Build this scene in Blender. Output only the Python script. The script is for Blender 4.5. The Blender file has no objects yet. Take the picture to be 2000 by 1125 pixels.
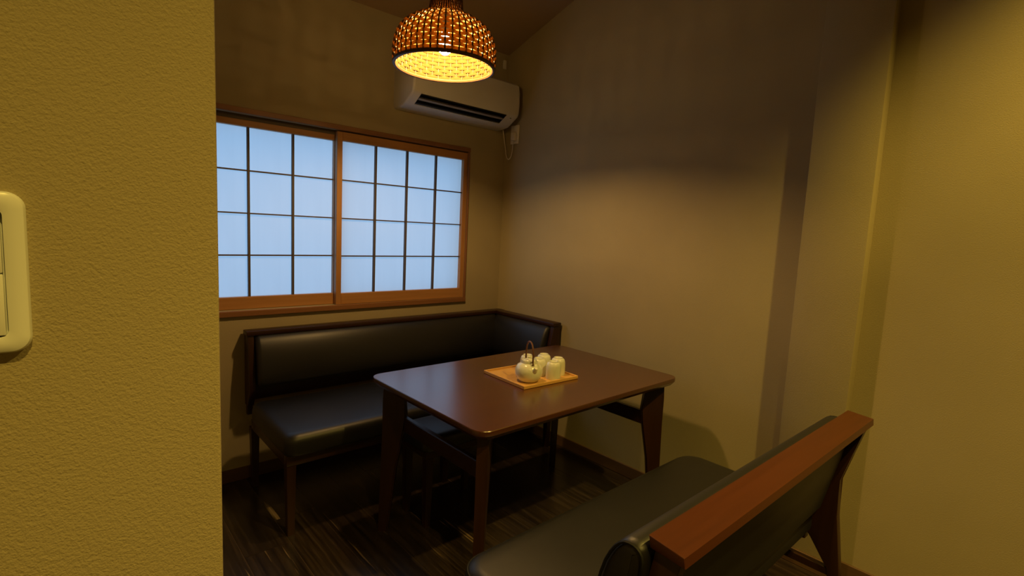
import bpy, bmesh, math, random
from mathutils import Vector, Matrix
random.seed(7)
sc = bpy.context.scene
COL = sc.collection
PI = math.pi

# ------------------------------------------------------------------ camera
F_PX, YAW, PITCH, ROLL = 999.77, math.radians(41.828), math.radians(-6.336), math.radians(2.761)
CAM = Vector((-2.195, -2.588, 1.25))
fw = Vector((math.sin(YAW)*math.cos(PITCH), math.cos(YAW)*math.cos(PITCH), math.sin(PITCH)))
rt = Vector((math.cos(YAW), -math.sin(YAW), 0)); up = rt.cross(fw)
rt, up = math.cos(ROLL)*rt + math.sin(ROLL)*up, -math.sin(ROLL)*rt + math.cos(ROLL)*up
cd = bpy.data.cameras.new('camera'); cam = bpy.data.objects.new('camera', cd); COL.objects.link(cam)
cd.sensor_width = 36; cd.lens = F_PX/2000*36; cd.clip_start = 0.02; cd.clip_end = 60
cam.matrix_world = Matrix((( rt.x, up.x, -fw.x, CAM.x), (rt.y, up.y, -fw.y, CAM.y), (rt.z, up.z, -fw.z, CAM.z), (0,0,0,1)))
sc.camera = cam

# ------------------------------------------------------------------ world, lights, exposure
w = bpy.data.worlds.new('overcast'); sc.world = w; w.use_nodes = True
bg = w.node_tree.nodes['Background']
bg.inputs[0].default_value = (0.37, 0.64, 1.0, 1); bg.inputs[1].default_value = 1.32
vs = sc.view_settings
vs.view_transform = 'Standard'; vs.look = 'None'; vs.exposure = 0.0; vs.gamma = 1.0; vs.use_curve_mapping = False
sc.cycles.use_denoising = True
sc.cycles.max_bounces = 10; sc.cycles.diffuse_bounces = 5; sc.cycles.sample_clamp_indirect = 4.0
LAMP_POS = Vector((-1.064, -0.878, 1.858))          # centre of the wicker shade's rim
LAMP_R = 0.190
BULB = (1.0, 0.60, 0.20); BULB_STRENGTH = 1050
DOWN = (1.0, 0.67, 0.12)
DOWNLIGHTS = [((-0.72, -3.1, 2.9), 205, 104), ((-2.05, -3.35, 2.9), 128, 104)]

# ------------------------------------------------------------------ helpers
ORG = {}
def shade(me, ang=35):
    for p in me.polygons: p.use_smooth = True
    try: me.set_sharp_from_angle(angle=math.radians(ang))
    except Exception: pass
def obj(name, bm, mat, parent=None, smooth=True, ang=35):
    """bm in world coordinates -> one mesh object (child origin = root's base)"""
    o0 = ORG.get(parent.name, Vector()) if parent else Vector()
    if parent: bmesh.ops.translate(bm, verts=bm.verts, vec=-o0)
    bmesh.ops.recalc_face_normals(bm, faces=bm.faces)
    me = bpy.data.meshes.new(name); bm.to_mesh(me); bm.free()
    if mat: me.materials.append(mat)
    if smooth: shade(me, ang)
    o = bpy.data.objects.new(name, me); COL.objects.link(o)
    if parent: o.parent = parent
    ORG[o.name] = o0
    return o
def inst(name, me, loc, parent, rot=(0,0,0)):
    o = bpy.data.objects.new(name, me); COL.objects.link(o)
    o.location = Vector(loc) - (ORG[parent.name] if parent else Vector()); o.rotation_euler = rot
    if parent: o.parent = parent
    return o
def tag(o, label, cat, group=None):
    o['label'] = label; o['category'] = cat
    if group: o['group'] = group
    return o
def thing(name, loc, label, cat, group=None):
    o = bpy.data.objects.new(name, None); COL.objects.link(o); o.location = loc; o.empty_display_size = .05
    ORG[o.name] = Vector(loc)
    return tag(o, label, cat, group)
def struct(name, bm, mat, smooth=False, parent=None, label=None):
    o = obj(name, bm, mat, parent, smooth)
    if not parent: o['kind'] = 'structure'
    if label: o['label'] = label
    return o
def B(): return bmesh.new()
def box(bm, x0, x1, y0, y1, z0, z1, bev=0, seg=2):
    b = bmesh.new(); bmesh.ops.create_cube(b, size=1)
    bmesh.ops.scale(b, verts=b.verts, vec=(abs(x1-x0), abs(y1-y0), abs(z1-z0)))
    if bev: bmesh.ops.bevel(b, geom=b.edges[:], offset=bev, segments=seg, profile=.5, affect='EDGES')
    bmesh.ops.translate(b, verts=b.verts, vec=((x0+x1)/2, (y0+y1)/2, (z0+z1)/2))
    merge(bm, b); return bm
def merge(bm, b):
    mp = [bm.verts.new(v.co) for v in b.verts]
    b.verts.index_update()
    for f in b.faces:
        try: bm.faces.new([mp[v.index] for v in f.verts])
        except ValueError: pass
    b.free()
def rings(bm, rs, close=True, cap=True):
    R = [[bm.verts.new(p) for p in r] for r in rs]; n = len(R[0])
    for a, b in zip(R, R[1:]):
        for i in range(n if close else n-1):
            bm.faces.new((a[i], a[(i+1) % n], b[(i+1) % n], b[i]))
    if cap:
        bm.faces.new(list(reversed(R[0]))); bm.faces.new(R[-1])
    return bm
def rrect(x0, x1, y0, y1, r, seg=6):
    r = max(min(r, (x1-x0)/2-1e-4, (y1-y0)/2-1e-4), 1e-4); P = []
    for cx, cy, a in ((x1-r, y1-r, 0), (x0+r, y1-r, PI/2), (x0+r, y0+r, PI), (x1-r, y0+r, 3*PI/2)):
        for k in range(seg+1):
            t = a + PI/2*k/seg; P.append((cx+r*math.cos(t), cy+r*math.sin(t)))
    return P
def slab(bm, x0, x1, y0, y1, r, layers, seg=6):
    """layers (z, inset): rounded-rectangle slab"""
    return rings(bm, [[(x, y, z) for x, y in rrect(x0+i, x1-i, y0+i, y1-i, r-i*.6, seg)] for z, i in layers])
def roundlayers(z0, z1, rb, rtp, n=4):
    L = []
    for k in range(n+1):
        a = PI/2*k/n; L.append((z0+rb*(1-math.cos(PI/2-a)) if False else z0+rb*(1-math.sin(PI/2-a)), rb*(1-math.cos(PI/2-a))))
    L = [(z0+rb*(1-math.cos(PI/2*k/n)), rb*(1-math.sin(PI/2*k/n))) for k in range(n+1)]
    L += [(z1-rtp*(1-math.sin(PI/2*k/n)), rtp*(1-math.cos(PI/2*k/n))) for k in range(n+1)]
    return L
def prism(bm, prof, x0, x1, bev=0):
    """profile (y, z) extruded along x, ends rounded by bev"""
    c = [sum(p[0] for p in prof)/len(prof), sum(p[1] for p in prof)/len(prof)]
    def sh(i):
        out = []
        n = len(prof)
        for k in range(n):
            a, p, b = Vector(prof[k-1]), Vector(prof[k]), Vector(prof[(k+1) % n])
            d = ((p-a).normalized()+(b-p).normalized())
            nrm = Vector((-d.y, d.x)).normalized()
            if nrm.dot(Vector(c)-p) < 0: nrm = -nrm
            out.append(p+nrm*i)
        return out
    if bev:
        L = [(x0+bev*(1-math.sin(a)), bev*(1-math.cos(a))) for a in (0, PI/6, PI/3, PI/2)]
        L = [(x0+bev*(1-math.sin(PI/2*k/3)), bev*(1-math.cos(PI/2*k/3))) for k in (3, 2, 1, 0)]
        L = [(x0, bev), (x0+bev*.13, bev*.5), (x0+bev*.5, bev*.13), (x0+bev, 0), (x1-bev, 0), (x1-bev*.5, bev*.13), (x1-bev*.13, bev*.5), (x1, bev)]
    else: L = [(x0, 0), (x1, 0)]
    return rings(bm, [[(x, p[0], p[1]) for p in sh(i)] for x, i in L])
def smoothprof(pts, n=3):
    """Chaikin corner cutting on a closed profile"""
    for _ in range(n):
        q = []
        for i in range(len(pts)):
            a, b = pts[i], pts[(i+1) % len(pts)]
            q += [(a[0]*.75+b[0]*.25, a[1]*.75+b[1]*.25), (a[0]*.25+b[0]*.75, a[1]*.25+b[1]*.75)]
        pts = q
    return pts
def tube(bm, pts, r, n=8, closed=False, cap=True):
    pts = [Vector(p) for p in pts]; m = len(pts); rs = []
    nrm = None
    for i, p in enumerate(pts):
        a = pts[i-1] if (i or closed) else p; b = pts[(i+1) % m] if (i < m-1 or closed) else p
        t = (b-a).normalized()
        if nrm is None: nrm = t.orthogonal().normalized()
        nrm = (nrm - t*nrm.dot(t)).normalized(); bi = t.cross(nrm)
        rr = r[i] if isinstance(r, (list, tuple)) else r
        rs.append([p + nrm*rr*math.cos(2*PI*k/n) + bi*rr*math.sin(2*PI*k/n) for k in range(n)])
    if closed: rs.append(rs[0])
    rings(bm, rs, cap=cap and not closed)
    if closed: bmesh.ops.remove_doubles(bm, verts=bm.verts, dist=1e-6)
    return bm
def lathe(bm, prof, c, n=32, cap=True, k=1.0):
    return rings(bm, [[(c[0]+k*r*math.cos(2*PI*i/n), c[1]+k*r*math.sin(2*PI*i/n), c[2]+k*z) for i in range(n)] for r, z in prof], cap=cap)

# ------------------------------------------------------------------ materials
def mat(name, color=(.5,.5,.5), rough=.5, spec=.5, metal=0):
    m = bpy.data.materials.new(name); m.use_nodes = True
    b = m.node_tree.nodes['Principled BSDF']
    b.inputs['Base Color'].default_value = (*color, 1); b.inputs['Roughness'].default_value = rough
    b.inputs['Specular IOR Level'].default_value = spec; b.inputs['Metallic'].default_value = metal
    return m
def nd(m, t, **k):
    n = m.node_tree.nodes.new(t)
    for a, v in k.items(): setattr(n, a, v)
    return n
def lk(m, a, b): m.node_tree.links.new(a, b)
def coords(m, scale=(1,1,1)):
    tc = nd(m, 'ShaderNodeTexCoord'); mp = nd(m, 'ShaderNodeMapping'); mp.inputs['Scale'].default_value = scale
    lk(m, tc.outputs['Object'], mp.inputs[0]); return mp.outputs[0]
def noise(m, vec, scale, detail=3, rough=.5):
    n = nd(m, 'ShaderNodeTexNoise'); n.inputs['Scale'].default_value = scale
    n.inputs['Detail'].default_value = detail; n.inputs['Roughness'].default_value = rough
    lk(m, vec, n.inputs['Vector']); return n
def ramp(m, fac, stops):
    r = nd(m, 'ShaderNodeValToRGB'); e = r.color_ramp.elements
    while len(e) < len(stops): e.new(.5)
    for s, (p, c) in zip(e, stops): s.position = p; s.color = (*c, 1)
    lk(m, fac, r.inputs[0]); return r.outputs[0]
def bump(m, h, strength=.3, dist=.001):
    b = nd(m, 'ShaderNodeBump'); b.inputs['Strength'].default_value = strength; b.inputs['Distance'].default_value = dist
    lk(m, h, b.inputs['Height']); lk(m, b.outputs[0], m.node_tree.nodes['Principled BSDF'].inputs['Normal'])
def bsdf(m): return m.node_tree.nodes['Principled BSDF']

def plaster(name, color):
    m = mat(name, color, .92, .2); v = coords(m)
    a = noise(m, v, 560, 2, .6); b = noise(m, v, 260, 2)
    mx = nd(m, 'ShaderNodeMath', operation='ADD'); lk(m, a.outputs[0], mx.inputs[0]); lk(m, b.outputs[0], mx.inputs[1])
    bump(m, mx.outputs[0], .5, .0013)
    c = noise(m, v, 3, 2)
    lk(m, ramp(m, c.outputs[0], [(.3, tuple(x*.95 for x in color)), (.7, tuple(min(1, x*1.03) for x in color))]), bsdf(m).inputs['Base Color'])
    return m
def wood(name, c0, c1, axis, rough=.4, scale=1.0, spec=.5):
    s = [60*scale]*3; s[axis] = 3*scale
    m = mat(name, c1, rough, spec); v = coords(m, s)
    n1 = noise(m, v, 1.0, 4, .6)
    s2 = [14*scale]*3; s2[axis] = 1*scale
    n2 = noise(m, coords(m, s2), 1.0, 2)
    ad = nd(m, 'ShaderNodeMath', operation='MULTIPLY_ADD'); ad.inputs[1].default_value = .5
    lk(m, n2.outputs[0], ad.inputs[0]); 
    hf = nd(m, 'ShaderNodeMath', operation='MULTIPLY'); hf.inputs[1].default_value = .5; lk(m, n1.outputs[0], hf.inputs[0])
    lk(m, hf.outputs[0], ad.inputs[2])
    lk(m, ramp(m, ad.outputs[0], [(.35, c0), (.65, c1)]), bsdf(m).inputs['Base Color'])
    bump(m, n1.outputs[0], .08, .0005)
    return m
M = {}
M['wall'] = plaster('beige_plaster', (.40, .34, .205))
M['ceil'] = plaster('ceiling_paper', (.34, .24, .15))
M['floor'] = mat('tan_joint', (.16, .105, .06), .6)
M['dark_wood'] = {a: wood('walnut_stain_%s' % 'xyz'[a], (.024, .008, .0035), (.042, .014, .006), a, .38) for a in range(3)}
M['table_top'] = wood('table_walnut', (.056, .0145, .0045), (.080, .021, .0065), 0, .26, .7, 1.0)
bsdf(M['table_top']).inputs['Coat Weight'].default_value = .6; bsdf(M['table_top']).inputs['Coat Roughness'].default_value = .22
M['rail_wood'] = wood('rail_walnut', (.060, .0145, .004), (.088, .022, .006), 0, .38)
M['frame_wood'] = {a: wood('cedar_%s' % 'xyz'[a], (.36, .17, .055), (.46, .23, .08), a, .5) for a in (0, 2)}
M['casing_wood'] = {a: wood('casing_%s' % 'xyz'[a], (.20, .085, .032), (.27, .12, .045), a, .5) for a in (0, 2)}
M['bar_wood'] = mat('lattice_bar', (.085, .06, .04), .6)
M['base'] = {a: wood('skirting_%s' % 'xyz'[a], (.10, .055, .026), (.14, .075, .036), a, .5) for a in (0, 1)}
M['white'] = mat('ivory_plastic', (.74, .70, .60), .35)
M['switch'] = mat('cream_plastic', (.78, .80, .78), .28)
M['ac_white'] = mat('ac_white', (.62, .60, .57), .4)
M['black'] = mat('black_plastic', (.012, .012, .012), .5)
M['grey'] = mat('louver_grey', (.30, .28, .27), .45)
M['tray'] = wood('bamboo_tray', (.62, .34, .10), (.74, .44, .15), 0, .4)
M['porcelain'] = mat('celadon_glaze', (.80, .81, .70), .14)
M['porcelain'].node_tree.nodes['Principled BSDF'].inputs['Coat Weight'].default_value = .4
M['rattan'] = mat('handle_rattan', (.14, .055, .025), .5)
M['rib'] = mat('wicker_rib', (.07, .03, .010), .6)
M['rim'] = mat('shade_rim', (.10, .045, .018), .5)
M['cord'] = mat('lamp_cord', (.03, .02, .015), .5)
m = mat('black_leather', (.007, .007, .008), .42, .7); v = coords(m)
n = noise(m, v, 420, 3, .6); bump(m, n.outputs[0], .25, .0006)
n2 = noise(m, v, 5, 3); rr = nd(m, 'ShaderNodeMapRange'); rr.inputs['To Min'].default_value = .40; rr.inputs['To Max'].default_value = .52
lk(m, n2.outputs[0], rr.inputs[0]); lk(m, rr.outputs[0], bsdf(m).inputs['Roughness']); M['leather'] = m
M['piping'] = mat('leather_piping', (.008, .008, .008), .6, .3)
# dark printed wood plank: fine streaks along the plank, a few pale scratches
m = mat('dark_plank', (.03, .02, .014), .27, .9)
tc = nd(m, 'ShaderNodeTexCoord'); oi = nd(m, 'ShaderNodeObjectInfo')
cx = nd(m, 'ShaderNodeCombineXYZ'); mu = nd(m, 'ShaderNodeMath', operation='MULTIPLY'); mu.inputs[1].default_value = 37.0
lk(m, oi.outputs['Random'], mu.inputs[0]); lk(m, mu.outputs[0], cx.inputs[0]); lk(m, mu.outputs[0], cx.inputs[1])
va = nd(m, 'ShaderNodeVectorMath', operation='ADD'); lk(m, tc.outputs['Object'], va.inputs[0]); lk(m, cx.outputs[0], va.inputs[1])
mp = nd(m, 'ShaderNodeMapping'); mp.inputs['Scale'].default_value = (55, 2.2, 1); lk(m, va.outputs[0], mp.inputs[0])
s1 = noise(m, mp.outputs[0], 1.0, 5, .65)
mp2 = nd(m, 'ShaderNodeMapping'); mp2.inputs['Scale'].default_value = (28, 1.6, 1); lk(m, va.outputs[0], mp2.inputs[0])
s2 = noise(m, mp2.outputs[0], 1.0, 3, .55)
ca = ramp(m, s1.outputs[0], [(.30, (.008, .005, .004)), (.50, (.026, .017, .012)), (.72, (.065, .044, .032))])
cb = ramp(m, s2.outputs[0], [(.66, (0, 0, 0)), (.74, (.30, .21, .14))])
mxn = nd(m, 'ShaderNodeMix', data_type='RGBA', blend_type='ADD'); mxn.inputs[0].default_value = 1
lk(m, ca, mxn.inputs[6]); lk(m, cb, mxn.inputs[7]); lk(m, mxn.outputs[2], bsdf(m).inputs['Base Color'])
bump(m, s1.outputs[0], .05, .0005); M['plank'] = m
# washi paper: half lets daylight through, half is white
m = bpy.data.materials.new('washi_paper'); m.use_nodes = True; nt = m.node_tree; nt.nodes.clear()
out = nd(m, 'ShaderNodeOutputMaterial'); tr = nd(m, 'ShaderNodeBsdfTranslucent'); df = nd(m, 'ShaderNodeBsdfDiffuse'); mix = nd(m, 'ShaderNodeMixShader')
v = coords(m, (14, 1, 1.2)); nn = noise(m, v, 1.0, 3)
lk(m, ramp(m, nn.outputs[0], [(.3, (.88, .89, .90)), (.7, (.97, .97, .97))]), tr.inputs[0])
df.inputs[0].default_value = (.60, .62, .62, 1); mix.inputs[0].default_value = .36
lk(m, tr.outputs[0], mix.inputs[1]); lk(m, df.outputs[0], mix.inputs[2]); lk(m, mix.outputs[0], out.inputs[0]); M['paper'] = m
# woven strand: thin cane, glows when lit from inside
m = bpy.data.materials.new('wicker_strand'); m.use_nodes = True; nt = m.node_tree; nt.nodes.clear()
out = nd(m, 'ShaderNodeOutputMaterial'); tr = nd(m, 'ShaderNodeBsdfTranslucent'); df = nd(m, 'ShaderNodeBsdfDiffuse'); mix = nd(m, 'ShaderNodeMixShader')
tr.inputs[0].default_value = (.27, .135, .03, 1); df.inputs[0].default_value = (.13, .085, .030, 1); mix.inputs[0].default_value = .6
lk(m, tr.outputs[0], mix.inputs[1]); lk(m, df.outputs[0], mix.inputs[2]); lk(m, mix.outputs[0], out.inputs[0]); M['strand'] = m
def emit(name, c, s):
    m = bpy.data.materials.new(name); m.use_nodes = True; m.node_tree.nodes.clear()
    o = nd(m, 'ShaderNodeOutputMaterial'); e = nd(m, 'ShaderNodeEmission'); e.inputs[0].default_value = (*c, 1); e.inputs[1].default_value = s
    lk(m, e.outputs[0], o.inputs[0]); return m

# ------------------------------------------------------------------ the room
XL, YB = -3.6, -5.2          # left wall, rear wall
ZC0, ZSL, YS = 2.355, .335, -1.95   # ceiling height at the window wall, slope, where it levels out
ZTOP = ZC0 - ZSL*YS
floor = struct('floor', box(B(), XL-.1, .1, YB-.1, .1, -.12, -.0015), M['floor'])
# planks along y, staggered
PW, PL = .164, 1.22
bmP = B(); box(bmP, -PW/2+.0008, PW/2-.0008, -PL/2+.001, PL/2-.001, -.006, 0); meP = bpy.data.meshes.new('plank'); bmP.to_mesh(meP); bmP.free(); meP.materials.append(M['plank'])
ORG[floor.name] = Vector()
k = 0
for i in range(23):
    x = -1.553 + PW*.5 + PW*(i-12)
    if x > .05 or x < XL-.05: continue
    y = -.642 + PL*((i*5 + 7) % 13)/13.0 - PL if i != 11 else -.642
    y -= 0
    while y < .05: y += PL
    while y > YB:
        yc = y - PL/2
        if -2.75 < x and yc > -4.2:
            inst('plank', meP, (x, yc, 0), floor); k += 1
        y -= PL
# walls
HX0, HX1, HZ0, HZ1 = -1.945, -.292, .822, 1.716        # window opening
b = B(); T = .10
box(b, XL-.1, HX0, 0, T, 0, 3.2); box(b, HX1, .1, 0, T, 0, 3.2); box(b, HX0, HX1, 0, T, 0, HZ0); box(b, HX0, HX1, 0, T, HZ1, 3.2)
struct('wall_back', b, M['wall'])
struct('wall_right', box(B(), 0, .1, YB-.1, 0, 0, 3.2), M['wall'])
struct('wall_left', box(B(), XL-.1, XL, YB-.1, 0, 0, 3.2), M['wall'])
struct('wall_rear', box(B(), XL, 0, YB-.1, YB, 0, 3.2), M['wall'])
WY, WX = -2.038, -2.079
b = B(); box(b, XL, WX, WY, WY+.12, 0, 3.2, .004, 2); struct('wall_partition', b, M['wall'], True)
struct('wall_alcove', box(B(), -2.50, -2.40, WY+.12, 0, 0, 3.2), M['wall'])
PX, PY0, PY1 = -.058, -2.062, -1.846
b = B(); box(b, PX, .02, PY0, PY1, 0, 3.2, .003, 2); struct('wall_pillar', b, M['wall'], True)
b = B(); y0 = .1
rings(b, [[(x, .1, ZC0-.1*ZSL), (x, YS, ZTOP), (x, YB-.1, ZTOP), (x, YB-.1, 3.3), (x, .1, 3.3)] for x in (XL-.1, .1)])
struct('ceiling', b, M['ceil'])
# skirting boards
BH, BT = .062, .009
def skirt(name, x0, x1, y0, y1, ax): struct(name, box(B(), x0, x1, y0, y1, 0, BH, .002, 1), M['base'][ax], True)
skirt('baseboard_back', -2.40, 0, -BT, 0, 0)
skirt('baseboard_right', -BT, 0, PY1, -BT, 1)
b = B(); box(b, PX-BT, PX, PY0-BT, PY1, 0, BH, .002, 1); box(b, PX, -.0005, PY0-BT, PY0, 0, BH, .002, 1)
struct('baseboard_pillar', b, M['base'][1], True)
skirt('baseboard_near', -BT, 0, YB, PY0-BT, 1)
skirt('baseboard_partition', XL, WX, WY-BT, WY, 0)

# ------------------------------------------------------------------ window frame
win = struct('window_1', box(B(), HX0, HX1, .064, .098, HZ0, HZ0+.012), M['casing_wood'][0])
ORG[win.name] = Vector()
FY0, FY1 = -.014, .098
def piece(name, x0, x1, y0, y1, z0, z1, ax, par=win, m='casing_wood', bev=.0015): return obj(name, box(B(), x0, x1, y0, y1, z0, z1, bev, 1), M[m][ax], par)
piece('head_casing', HX0-.02, HX1+.012, FY0, 0, HZ1, HZ1+.024, 0)
piece('sill', HX0-.02, HX1+.012, FY0-.001, 0, HZ0-.026, HZ0, 0)
piece('side_casing', HX1, HX1+.010, FY0, 0, HZ0, HZ1, 2)
piece('side_casing', HX0-.018, HX0, FY0, 0, HZ0, HZ1, 2)
piece('head_track', HX0, HX1, .064, FY1, HZ1-.012, HZ1, 0)
obj('light_stop_strip', box(B(), HX0, HX1, .0285, .0305, HZ1-.022, HZ1), M['bar_wood'], win, False)  # dark strip added to stop daylight above the screens and read as shadow gap
# two sliding shoji screens, each four panes wide and four high
def shoji(x0, x1, y, label):
    z0, z1 = HZ0+.001, HZ1-.006
    th = .028; st = .028; rb, rtp = .058, .044
    t = thing('shoji_screen', ((x0+x1)/2, y+th/2, z0), label, 'shoji screen', 'sliding paper screens of the window')
    P = lambda n, a, b_, c, d, e, f, ax: piece(n, a, b_, c, d, e, f, ax, t, 'frame_wood')
    P('stile', x0, x0+st, y, y+th, z0, z1, 2); P('stile', x1-st, x1, y, y+th, z0, z1, 2)
    P('bottom_rail', x0+st, x1-st, y, y+th, z0, z0+rb, 0); P('top_rail', x0+st, x1-st, y, y+th, z1-rtp, z1, 0)
    ax0, ax1, az0, az1 = x0+st, x1-st, z0+rb, z1-rtp
    cw, ch = (ax1-ax0)/4, (az1-az0)/4
    for k in (1, 2, 3):
        xx = ax0+cw*k; obj('upright_bar', box(B(), xx-.0048, xx+.0048, y+.008, y+.0235, az0, az1), M['bar_wood'], t, False)
    for k in (1, 2, 3):
        zz = az0+ch*k; obj('cross_bar', box(B(), ax0, ax1, y+.011, y+.0235, zz-.0032, zz+.0032), M['bar_wood'], t, False)
    bp = B(); bp.faces.new([bp.verts.new(p) for p in ((-cw/2, 0, -ch/2), (cw/2, 0, -ch/2), (cw/2, 0, ch/2), (-cw/2, 0, ch/2))])
    me = bpy.data.meshes.new('paper_pane'); bp.to_mesh(me); bp.free(); me.materials.append(M['paper'])
    for i in range(4):
        for j in range(4): inst('paper_pane', me, (ax0+cw*(i+.5), y+.024, az0+ch*(j+.5)), t)
    return t
shoji(-1.111, HX1, .0, 'paper shoji screen nearer the air conditioner, its stile overlapping the other screen')
shoji(HX0, -1.085, .031, 'paper shoji screen on the rear track, ending behind the plastered partition')

# ------------------------------------------------------------------ air conditioner
AX0, AX1 = -.80, -.064
ac = thing('air_conditioner', ((AX0+AX1)/2, 0, 1.876), 'white wall-mounted air conditioner with open slotted outlet above the window', 'air conditioner')
full = [(0, 2.13), (-.10, 2.138), (-.165, 2.135), (-.192, 2.118), (-.2, 2.08), (-.203, 2.0), (-.198, 1.955), (-.19, 1.937), (-.12, 1.894), (-.10, 1.884), (-.05, 1.877), (0, 1.876)]
notch = full[:8] + [(-.155, 1.965), (-.095, 1.925)] + full[8:]
vx0, vx1 = -.745, -.155
b = B(); prism(b, full, AX0+.012, vx0); prism(b, notch, vx0, vx1); prism(b, full, vx1, AX1-.012)
def endcap(x0, x1):   # rounded end: rings shrink toward the end
    rs = []
    for t_, i in ((0, 0), (.4, .002), (.75, .005), (1, .012)):
        x = x0+(x1-x0)*t_
        rs.append([(x, min(p[0]*(1-i*3), 0), 2.0+(p[1]-2.0)*(1-i*5)) for p in full])
    rings(b, rs)
endcap(AX0+.012, AX0); endcap(AX1-.012, AX1)
obj('body', b, M['ac_white'], ac, True, 40)
b = B(); prism(b, [(-.153, 1.9635), (-.153, 1.9615), (-.097, 1.9235), (-.097, 1.9255)], vx0+.001, vx1-.001)
prism(b, [(-.188, 1.9345), (-.1545, 1.9615), (-.1545, 1.9595), (-.186, 1.932)], vx0+.001, vx1-.001)
prism(b, [(-.1215, 1.897), (-.0975, 1.9225), (-.0995, 1.9235), (-.1245, 1.898)], vx0+.001, vx1-.001)
for xx in (vx0+.001, vx1-.003):
    prism(b, [(-.188, 1.9345), (-.154, 1.962), (-.098, 1.924), (-.121, 1.897)], xx, xx+.002)
obj('air_outlet', b, M['black'], ac, False)
obj('louver', prism(B(), [(-.1600, 1.9190), (-.1500, 1.9125), (-.122, 1.9345), (-.127, 1.9385)], vx0+.004, vx1-.004), M['grey'], ac)
obj('louver', prism(B(), [(-.1280, 1.9005), (-.1240, 1.8985), (-.106, 1.919), (-.1085, 1.9215)], vx0+.004, vx1-.004), M['black'], ac)
obj('indicator', box(B(), -.138, -.128, -.1905, -.185, 1.939, 1.946, .001, 1), M['white'], ac)
obj('display_window', box(B(), -.118, -.106, -.1755, -.168, 1.925, 1.931, .001, 1), M['black'], ac)
# wall outlet with the plug and the hanging cord
so = thing('wall_socket', (-.001, -.10, 1.80), 'small white wall socket beneath the end of the air conditioner', 'socket')
b = B(); box(b, -.010, -.0005, -.137, -.064, 1.797, 1.911, .003, 2); obj('plate', b, M['white'], so)
pl = thing('power_cord', (-.012, -.098, 1.70), 'thin white power cord looping from air conditioner to wall socket', 'cord')
b = B(); box(b, -.032, -.0105, -.125, -.088, 1.815, 1.862, .004, 2); obj('plug', b, M['white'], pl)
pts = []
for t_ in [i/24 for i in range(25)]:
    if t_ < .42:
        s = t_/.42; pts.append((-.055+.02*s, -.04-.01*s, 1.88-.12*s))
    elif t_ < .75:
        s = (t_-.42)/.33; a = PI*s; pts.append((-.035+.012*s, -.076+.026*math.cos(a), 1.76-.06*math.sin(a)))
    else:
        s = (t_-.75)/.25; pts.append((-.023, -.102-.003*s, 1.76+.056*s))
obj('cable', tube(B(), pts, .0028, 6), M['white'], pl)
b = B(); box(b, -.05, -.026, -.014, -.0005, 2.262, 2.315, .004, 2)
tag(obj('vent_cover', b, M['white']), 'tiny white cover on the wall above the air conditioner', 'vent cover')

# ------------------------------------------------------------------ light switch on the partition
sw = thing('light_switch', (-2.247, WY, 1.138), 'cream rocker light switch with rounded plate on the textured partition', 'light switch')
sx0, sx1, sz0, sz1 = -2.286, -2.2115, 1.138, 1.2615
def vslab(bm, x0, x1, z0, z1, r, layers):   # rounded slab standing against the partition; layers (depth from wall, inset)
    return rings(bm, [[(x, WY-d, z) for x, z in rrect(x0+i, x1-i, z0+i, z1-i, max(r-i*.5, .001), 8)] for d, i in layers])
b = B(); vslab(b, sx0, sx1, sz0, sz1, .012, [(.0003, 0), (.0045, .0), (.0075, .0014), (.0088, .004), (.0092, .008), (.0090, .0118), (.0086, .0130), (.0030, .0132)])
obj('plate', b, M['switch'], sw)
rx0, rx1 = sx0+.0144, sx1-.0144; rz0, rz1 = sz0+.0144, sz1-.0144; zm = rz0+(rz1-rz0)*.50
obj('rocker', box(B(), rx0, rx1, WY-.0098, WY-.0031, rz0, zm-.0004, .001, 2), M['switch'], sw)
obj('rocker', box(B(), rx0, rx1, WY-.0098, WY-.0031, zm+.0004, rz1, .001, 2), M['switch'], sw)

# ------------------------------------------------------------------ L-shaped corner bench along the window wall
bn = thing('corner_bench', (-.78, -.32, 0), 'long black padded corner bench with walnut top rail below the window', 'bench')
BX0, BXR = -1.555, -.015
def frame(n, x0, x1, y0, y1, z0, z1, ax, bev=.003): return obj(n, box(B(), x0, x1, y0, y1, z0, z1, bev, 2), M['dark_wood'][ax], bn)
seat_y0, seat_y1 = -.640, -.135
b = B(); slab(b, BX0-.01, -.10, seat_y0, seat_y1, .045, roundlayers(.335, .425, .015, .035)); obj('seat_cushion', b, M['leather'], bn)
frame('front_rail', BX0, -.06, -.605, -.575, .290, .336, 0)
frame('rear_rail', BX0, -.06, -.15, -.12, .290, .336, 0)
for x in (BX0, -.09): frame('side_rail', x, x+.03, -.575, -.15, .290, .336, 1)
def taper_leg(par, x, y, w0, w1, z1, mt, n='leg', dx=0, dy=0):
    b = B(); rings(b, [[(x+dx*(1-z/z1)+sx*h/2, y+dy*(1-z/z1)+sy*h/2, z) for sx, sy in ((-1,-1),(1,-1),(1,1),(-1,1))] for z, h in ((0, w0), (z1, w1))])
    return obj(n, b, mt, par, False)
for x, y in ((BX0+.019, -.588), (-.078, -.588), (BX0+.019, -.10), (-.078, -.10), (-.80, -.588)):
    if x == -.80: taper_leg(bn, x, -.588, .026, .034, .29, M['dark_wood'][2])
    else: taper_leg(bn, x, y, .026, .036, .29, M['dark_wood'][2])
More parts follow.
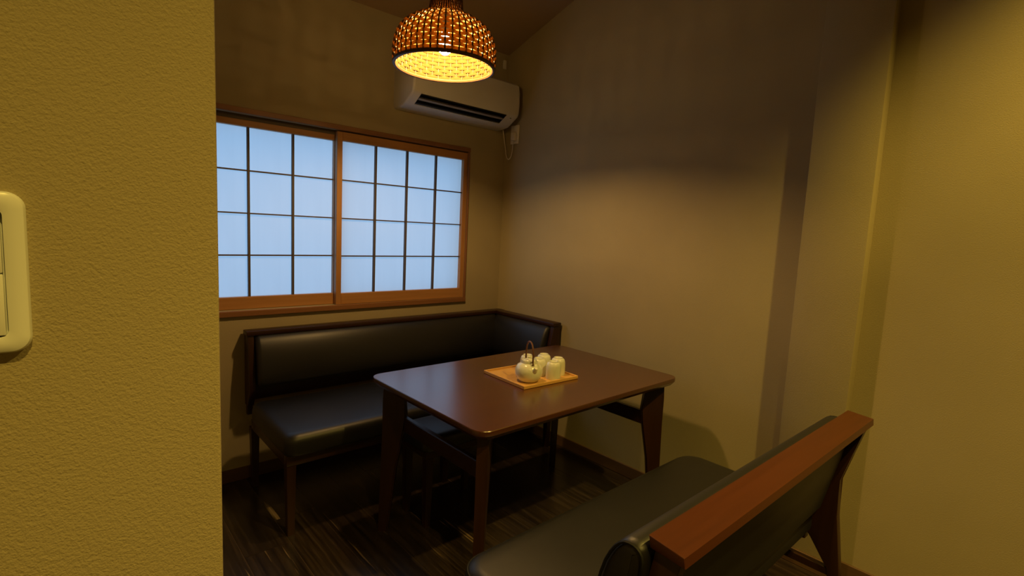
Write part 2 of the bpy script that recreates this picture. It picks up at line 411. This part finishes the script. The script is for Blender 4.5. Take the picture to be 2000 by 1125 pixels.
# backrest: cushion, end boards, cap rail
prof = smoothprof([(-.045, .478), (-.135, .474), (-.150, .52), (-.125, .64), (-.090, .712), (-.045, .715)], 2)
obj('back_cushion', prism(B(), prof, BX0+.030, -.075, .02), M['leather'], bn)
obj('back_board', box(B(), BX0+.03, -.05, -.044, -.024, .40, .712, .002, 1), M['dark_wood'][0], bn)
b = B(); prism(b, [(-.020, .378), (-.062, .378), (-.105, .46), (-.092, .60), (-.070, .712), (-.020, .712)], BX0, BX0+.028, .003); obj('end_board', b, M['dark_wood'][2], bn)
for x in (BX0+.004, -.078): frame('back_post', x, x+.024, -.045, -.02, .33, .40, 2, .002)
obj('cap_rail', box(B(), BX0-.004, -.004, -.078, -.014, .713, .735, .004, 2), M['dark_wood'][0], bn)
# short side back along the right wall
SY = -.592
sp = [(y, z) for y, z in smoothprof([(.045, .478), (.135, .474), (.150, .52), (.125, .64), (.090, .712), (.045, .715)], 2)]
b = B(); prism(b, sp, -SY*-1+.03, -.075, .02)
for vv in b.verts: vv.co = Vector((-vv.co.y, vv.co.x, vv.co.z))
obj('side_cushion', b, M['leather'], bn)
obj('side_back_board', box(B(), -.044, -.024, SY+.03, -.08, .34, .712, .002, 1), M['dark_wood'][1], bn)
b = B(); prism(b, [(.014, .30), (.058, .30), (.105, .46), (.092, .60), (.070, .712), (.014, .712)], SY, SY+.028, .003)
for vv in b.verts: vv.co = Vector((-vv.co.y, vv.co.x, vv.co.z))
obj('end_board', b, M['dark_wood'][2], bn)
obj('side_cap_rail', box(B(), -.078, -.014, SY-.004, -.079, .713, .735, .004, 2), M['dark_wood'][1], bn)

# ------------------------------------------------------------------ stool tucked under the table
st = thing('stool', (-.91, -.80, 0), 'low black cushioned stool pushed under the dining table', 'stool')
b = B(); slab(b, -1.113, -.72, -.905, -.665, .04, roundlayers(.335, .402, .012, .03)); obj('cushion', b, M['leather'], st)
obj('frame', box(B(), -1.095, -.738, -.885, -.685, .30, .336, .003, 1), M['dark_wood'][0], st)
for x in (-1.075, -.758):
    for y in (-.866, -.704): taper_leg(st, x, y, .024, .034, .30, M['dark_wood'][2])

# ------------------------------------------------------------------ dining table
TX0, TX1, TY0, TY1 = -1.278, -0.172, -1.458, -0.729
tb = thing('dining_table', ((TX0+TX1)/2, (TY0+TY1)/2, 0), 'rectangular walnut dining table with rounded corners and tapered board legs', 'table')
b = B(); slab(b, TX0, TX1, TY0, TY1, .049, [(.616, .017), (.618, .013), (.633, .001), (.640, 0), (.648, .0004), (.65, .0018)], 8)
obj('tabletop', b, M['table_top'], tb, True, 25)
cxm, cym = (TX0+TX1)/2, (TY0+TY1)/2
for sx in (-1, 1):
    for sy in (-1, 1):
        ox, oy = (TX0+.046 if sx < 0 else TX1-.046), (TY0+.046 if sy < 0 else TY1-.046)
        d = Vector((-sx, -sy, 0)).normalized(); n_ = Vector((-d.y, d.x, 0)); o_ = Vector((ox, oy, 0))
        b = B(); rs = []
        for z, a0, a1, th in ((0, -.012, .027, .030), (.27, -.004, .057, .034), (.44, 0, .088, .036), (.495, 0, .094, .037), (.555, 0, .087, .037), (.616, .002, .080, .037)):
            rs.append([o_+d*a0-n_*th/2+Vector((0,0,z)), o_+d*a1-n_*th/2+Vector((0,0,z)), o_+d*a1+n_*th/2+Vector((0,0,z)), o_+d*a0+n_*th/2+Vector((0,0,z))])
        rings(b, rs); bmesh.ops.bevel(b, geom=[e for e in b.edges if abs((e.verts[0].co-e.verts[1].co).z) > .02], offset=.005, segments=2, affect='EDGES')
        obj('leg', b, M['dark_wood'][2], tb, True, 50)
for x in (TX0+.095, TX1-.117): obj('end_apron', box(B(), x, x+.022, TY0+.10, TY1-.10, .430, .490, .003, 1), M['dark_wood'][1], tb)
for y in (TY0+.11, TY1-.13): obj('long_apron', box(B(), TX0+.11, TX1-.11, y, y+.02, .586, .616, .002, 1), M['dark_wood'][0], tb)

# ------------------------------------------------------------------ tray, teapot and cups
tr_ = thing('serving_tray', (-0.726, -1.090, .65), 'rectangular light bamboo tray holding the tea set', 'tray')
def rotpt(b, ang=math.radians(-2.5), c=(-0.726, -1.090)):
    for v_ in b.verts:
        x, y = v_.co.x-c[0], v_.co.y-c[1]; v_.co.x = c[0]+x*math.cos(ang)-y*math.sin(ang); v_.co.y = c[1]+x*math.sin(ang)+y*math.cos(ang)
    return b
tx0, tx1, ty0, ty1 = -0.874, -0.577, -1.222, -0.958
b = B(); box(b, tx0+.007, tx1-.007, ty0+.007, ty1-.007, .65, .657, .001, 1); obj('board', rotpt(b), M['tray'], tr_)
for n_, a in (('rim_long', (tx0, tx1, ty0, ty0+.007)), ('rim_long', (tx0, tx1, ty1-.007, ty1)), ('rim_short', (tx0, tx0+.007, ty0+.007, ty1-.007)), ('rim_short', (tx1-.007, tx1, ty0+.007, ty1-.007))):
    b = B(); box(b, *a, .6502, .6635, .0015, 1); obj(n_, rotpt(b), M['tray'], tr_)
TZ = .657; PK = 1.21
pc = (-0.798, -1.152, TZ)
tp = thing('teapot', pc, 'round pale celadon teapot with a dark bail handle on the tray', 'teapot')
b = B(); lathe(b, [(.0, 0), (.027, 0), (.030, .002), (.039, .010), (.0445, .022), (.0460, .034), (.0440, .046), (.0380, .0555), (.029, .061), (.0265, .062), (.0265, .069), (.0255, .0715), (.0235, .0715), (.022, .068), (.0, .066)][1:-1], pc, 40, k=PK); obj('body', b, M['porcelain'], tp, True, 60)
ld = B(); lathe(ld, [(.0225, .0675), (.0225, .070), (.018, .0735), (.010, .0755), (.006, .077), (.0065, .081), (.005, .0835), (.001, .0842)], pc, 28, k=PK); obj('lid', ld, M['porcelain'], tp, True, 60)
sd = Vector((-.30, -.95, 0)).normalized()      # spout points past the cups
P0 = Vector(pc)
V3 = lambda d, h, z: P0 + d*(h*PK) + Vector((0, 0, z*PK))
obj('spout', tube(B(), [V3(sd, .036, .040), V3(sd, .043, .045), V3(sd, .048, .051), V3(sd, .051, .056)], [.011*PK, .0085*PK, .0068*PK, .0055*PK], 14), M['porcelain'], tp, True, 60)
hd = Vector((-.39, -.91, 0)).normalized(); sd_ = Vector((-hd.y, hd.x, 0))
for s in (-1, 1):
    c_ = V3(hd, s*.033, .061)
    obj('lug', tube(B(), [c_+sd_*.006*math.cos(a)+Vector((0,0,.006*math.sin(a))) for a in [2*PI*k_/14 for k_ in range(14)]], .0026, 8, True), M['porcelain'], tp)
hp = [V3(hd, .033*s, z) for s, z in ((1, .058), (1.0, .078), (.97, .098), (.85, .114), (.6, .125), (.3, .130), (0, .1315), (-.3, .130), (-.6, .125), (-.85, .114), (-.97, .098), (-1, .078), (-1, .058))]
obj('handle', tube(B(), hp, .0036, 10), M['rattan'], tp, True, 80)
cupprof = [(.0262, 0), (.0266, .0015), (.0270, .010), (.0268, .030), (.0258, .044), (.0230, .052), (.0185, .0555), (.0165, .056), (.0160, .0585), (.0140, .0585), (.0132, .056), (.004, .0555)]
b = B(); lathe(b, [(r_*1.155, z_*1.24) for r_, z_ in cupprof], (0, 0, 0), 32)
bmesh.ops.recalc_face_normals(b, faces=b.faces); meC = bpy.data.meshes.new('teacup'); b.to_mesh(meC); b.free(); meC.materials.append(M['porcelain']); shade(meC, 50)
cups = [((-0.704, -1.043), 'pale celadon teacup upside down, directly behind the teapot'),
        ((-0.632, -1.071), 'upturned celadon teacup on the wall side of the tray, nearer the corner bench'),
        ((-0.702, -1.111), 'upturned celadon teacup in the middle, half hidden by the teapot'),
        ((-0.688, -1.183), 'upturned celadon teacup closest to the black sofa, next to the teapot spout'),
        ((-0.624, -1.148), 'upturned celadon teacup at the tray corner nearest the pillar')]
for (x, y), lab in cups:
    o = inst('teacup', meC, (x, y, TZ), None); tag(o, lab, 'cup', 'upturned teacups on the tray')

# ------------------------------------------------------------------ black two-seat sofa bench
SX0, SX1 = -1.470, -.335
sf = thing('sofa_bench', ((SX0+SX1)/2, -1.92, 0), 'black leather two-seat bench with wide reddish walnut back rail, facing the table', 'sofa')
b = B(); slab(b, SX0, SX1, -2.09, -1.605, .075, roundlayers(.325, .415, .02, .035), 8); obj('seat_cushion', b, M['leather'], sf)
b = B(); tube(b, [(x, y, .398) for x, y in rrect(SX0+.006, SX1-.006, -2.084, -1.611, .07, 8)], .003, 6, True); obj('piping', b, M['piping'], sf)
bp_ = smoothprof([(-2.015, .40), (-2.085, .40), (-2.130, .60), (-2.146, .70), (-2.128, .724), (-2.085, .716), (-2.045, .63)], 2)
bc = obj('back_cushion', prism(B(), bp_, SX0+.005, SX1-.035, .022), M['leather'], sf)
for x in (SX0+.0085, SX1-.0385):
    cc = Vector((sum(p[0] for p in bp_)/len(bp_), sum(p[1] for p in bp_)/len(bp_)))
    b = B(); tube(b, [(x, cc.x+(p[0]-cc.x)*.93, cc.y+(p[1]-cc.y)*.955) for p in bp_], .0032, 6, True); obj('piping', b, M['piping'], bc)
# cap rail, tilted slightly back
b = B(); prism(b, smoothprof([(-2.138, .740), (-2.207, .733), (-2.209, .714), (-2.142, .718)], 0), SX0+.022, SX1-.010, .003); obj('cap_rail', b, M['rail_wood'], sf)
b = B(); prism(b, [(-2.150, .716), (-2.176, .715), (-2.168, .660), (-2.146, .660)], SX0+.058, SX1-.046, .002); obj('upper_back_rail', b, M['rail_wood'], sf)
b = B(); prism(b, [(-2.095, .42), (-2.108, .42), (-2.148, .60), (-2.160, .672), (-2.148, .672)], SX0+.060, SX1-.060, .002); obj('back_panel', b, M['leather'], sf)
legp = [(-2.150, .716), (-2.200, .716), (-2.146, .520), (-2.152, .40), (-2.178, .20), (-2.205, 0), (-2.172, 0), (-2.140, .22), (-2.085, .300), (-2.060, .330), (-2.085, .40), (-2.108, .50)]
for x in (SX0+.028, SX1-.045):
    b = B(); prism(b, legp, x, x+.030, .002); obj('rear_leg', b, M['dark_wood'][2], sf, True, 30)
    obj('side_rail', box(B(), x, x+.030, -2.07, -1.66, .285, .326, .003, 1), M['dark_wood'][1], sf)
    obj('stretcher', box(B(), x+.004, x+.024, -2.145, -1.67, .195, .222, .003, 1), M['dark_wood'][1], sf)
    taper_leg(sf, x+.015, -1.655, .026, .036, .326, M['dark_wood'][2], 'front_leg')
obj('front_rail', box(B(), SX0+.058, SX1-.045, -1.672, -1.645, .285, .325, .003, 1), M['dark_wood'][0], sf)

# ------------------------------------------------------------------ wicker pendant lamp
L = LAMP_POS; R = LAMP_R
lp = thing('pendant_lamp', (L.x, L.y, L.z), 'bell-shaped woven wicker pendant lamp glowing over the dining table', 'lamp')
PR = [(.985, 0), (1.0, .11), (1.0, .30), (.975, .45), (.91, .61), (.80, .74), (.655, .84), (.50, .905), (.40, .955), (.345, 1.02), (.315, 1.12), (.30, 1.30), (.28, 1.38)]
def resample(pr, step):
    # Catmull-Rom then even steps by arc length
    P = [Vector((a, b)) for a, b in pr]; fine = []
    for i in range(len(P)-1):
        p0, p1, p2, p3 = P[max(i-1, 0)], P[i], P[i+1], P[min(i+2, len(P)-1)]
        for k_ in range(12):
            t_ = k_/12; fine.append(.5*((2*p1)+(p2-p0)*t_+(2*p0-5*p1+4*p2-p3)*t_*t_+(3*p1-p0-3*p2+p3)*t_**3))
    fine.append(P[-1]); o, acc, out_ = fine[0], 0, [fine[0]]
    for q in fine[1:]:
        acc += (q-o).length; o = q
        if acc >= step: out_.append(q); acc = 0
    return out_
NR = 48
rp = resample(PR, .07)
b = B(); tube(b, [(r*R+.0014, 0, z*R) for r, z in rp], [.0032 if z < .93 else .0024 for r, z in rp], 6)
bmesh.ops.recalc_face_normals(b, faces=b.faces); meR = bpy.data.meshes.new('rib'); b.to_mesh(meR); b.free(); meR.materials.append(M['rib']); shade(meR, 60)
for k in range(NR): inst('rib', meR, L, lp, (0, 0, 2*PI*(k+.5)/NR))
b = B(); rows = [q for q in resample(PR, .062) if q.y > .02]
for j, q in enumerate(rows):
    a_ = .0039 if q.y < .9 else .0025
    n = NR*4; hw = .062*R*.525 if q.y < .94 else .062*R*.46
    i0 = min(range(len(rows)), key=lambda i: (rows[i]-q).length)
    tg = (rows[min(j+1, len(rows)-1)]-rows[max(j-1, 0)]).normalized(); nr = Vector((tg.y, -tg.x))
    rs = []
    for k in range(n):
        th = 2*PI*k/n
        off = a_*math.cos(NR/2*th + PI*(j % 2) - NR/2*(PI/NR)) ; wv = hw*.35*math.sin(NR/2*th*1.0 + PI*(j % 2))
        c2 = q*R + nr*off
        ring = []
        for e in range(6):
            an = 2*PI*e/6; p2 = c2 + tg*(hw*math.cos(an)+wv*0) + nr*(.0018*math.sin(an))
            ring.append(L + Vector((p2.x*math.cos(th), p2.x*math.sin(th), p2.y)))
        rs.append(ring)
    rs.append(rs[0]); 
    V = [[b.verts.new(p) for p in r_] for r_ in rs[:-1]]
    for k in range(n):
        A_, B_ = V[k], V[(k+1) % n]
        for e in range(6): b.faces.new((A_[e], A_[(e+1) % 6], B_[(e+1) % 6], B_[e]))
wv = obj('weave', b, M['strand'], lp, True, 60); wv['kind'] = 'stuff'; wv['label'] = 'woven honey-coloured cane strands'
tube_pts = [(L.x+R*.988*math.cos(a), L.y+R*.988*math.sin(a), L.z) for a in [2*PI*k/64 for k in range(64)]]
obj('rim', tube(B(), tube_pts, .0072, 8, True), M['rim'], lp)
obj('top_cap', lathe(B(), [(.001, 1.37*R), (.29*R, 1.37*R), (.28*R, 1.43*R), (.10*R, 1.48*R), (.001, 1.48*R)], L, 24), M['rim'], lp)
obj('socket', lathe(B(), [(.001, .130), (.018, .130), (.020, .160), (.006, .170), (.006, 1.37*R), (.001, 1.37*R)], L, 20), M['cord'], lp)
bl = obj('bulb', lathe(B(), [(.002, .043), (.012, .046), (.021, .054), (.025, .067), (.0235, .082), (.018, .100), (.014, .130), (.002, .130)], L, 16), emit('bulb_glow', BULB, BULB_STRENGTH), lp); bl['label'] = 'glowing warm bulb'
zc = ZC0-ZSL*L.y
obj('cord', tube(B(), [(L.x, L.y, L.z+1.47*R), (L.x, L.y, zc-.02)], .003, 8), M['cord'], lp)
obj('ceiling_rose', lathe(B(), [(.001, zc-.035-L.z), (.03, zc-.035-L.z), (.035, zc-.02-L.z), (.035, zc-L.z+.012), (.001, zc-L.z+.012)], L, 24), M['cord'], lp)

# ------------------------------------------------------------------ downlights of the passage behind the camera
for (x, y, z), pw, ang in DOWNLIGHTS:
    ld_ = bpy.data.lights.new('downlight_beam', 'SPOT'); ld_.energy = pw; ld_.color = DOWN; ld_.spot_size = math.radians(ang); ld_.spot_blend = .55; ld_.shadow_soft_size = .03
    lo = bpy.data.objects.new('downlight_beam', ld_); COL.objects.link(lo); lo.location = (x, y, ZTOP-.012)
    o = obj('downlight', lathe(B(), [(.040, -.003), (.055, -.003), (.055, 0), (.040, 0), (.040, -.003)], (x, y, ZTOP), 24, cap=False), M['white'])
    tag(o, 'white recessed ceiling downlight ring ' + ('beside the pillar wall' if x > -1 else 'in front of the plastered partition'), 'downlight', 'ceiling downlights')
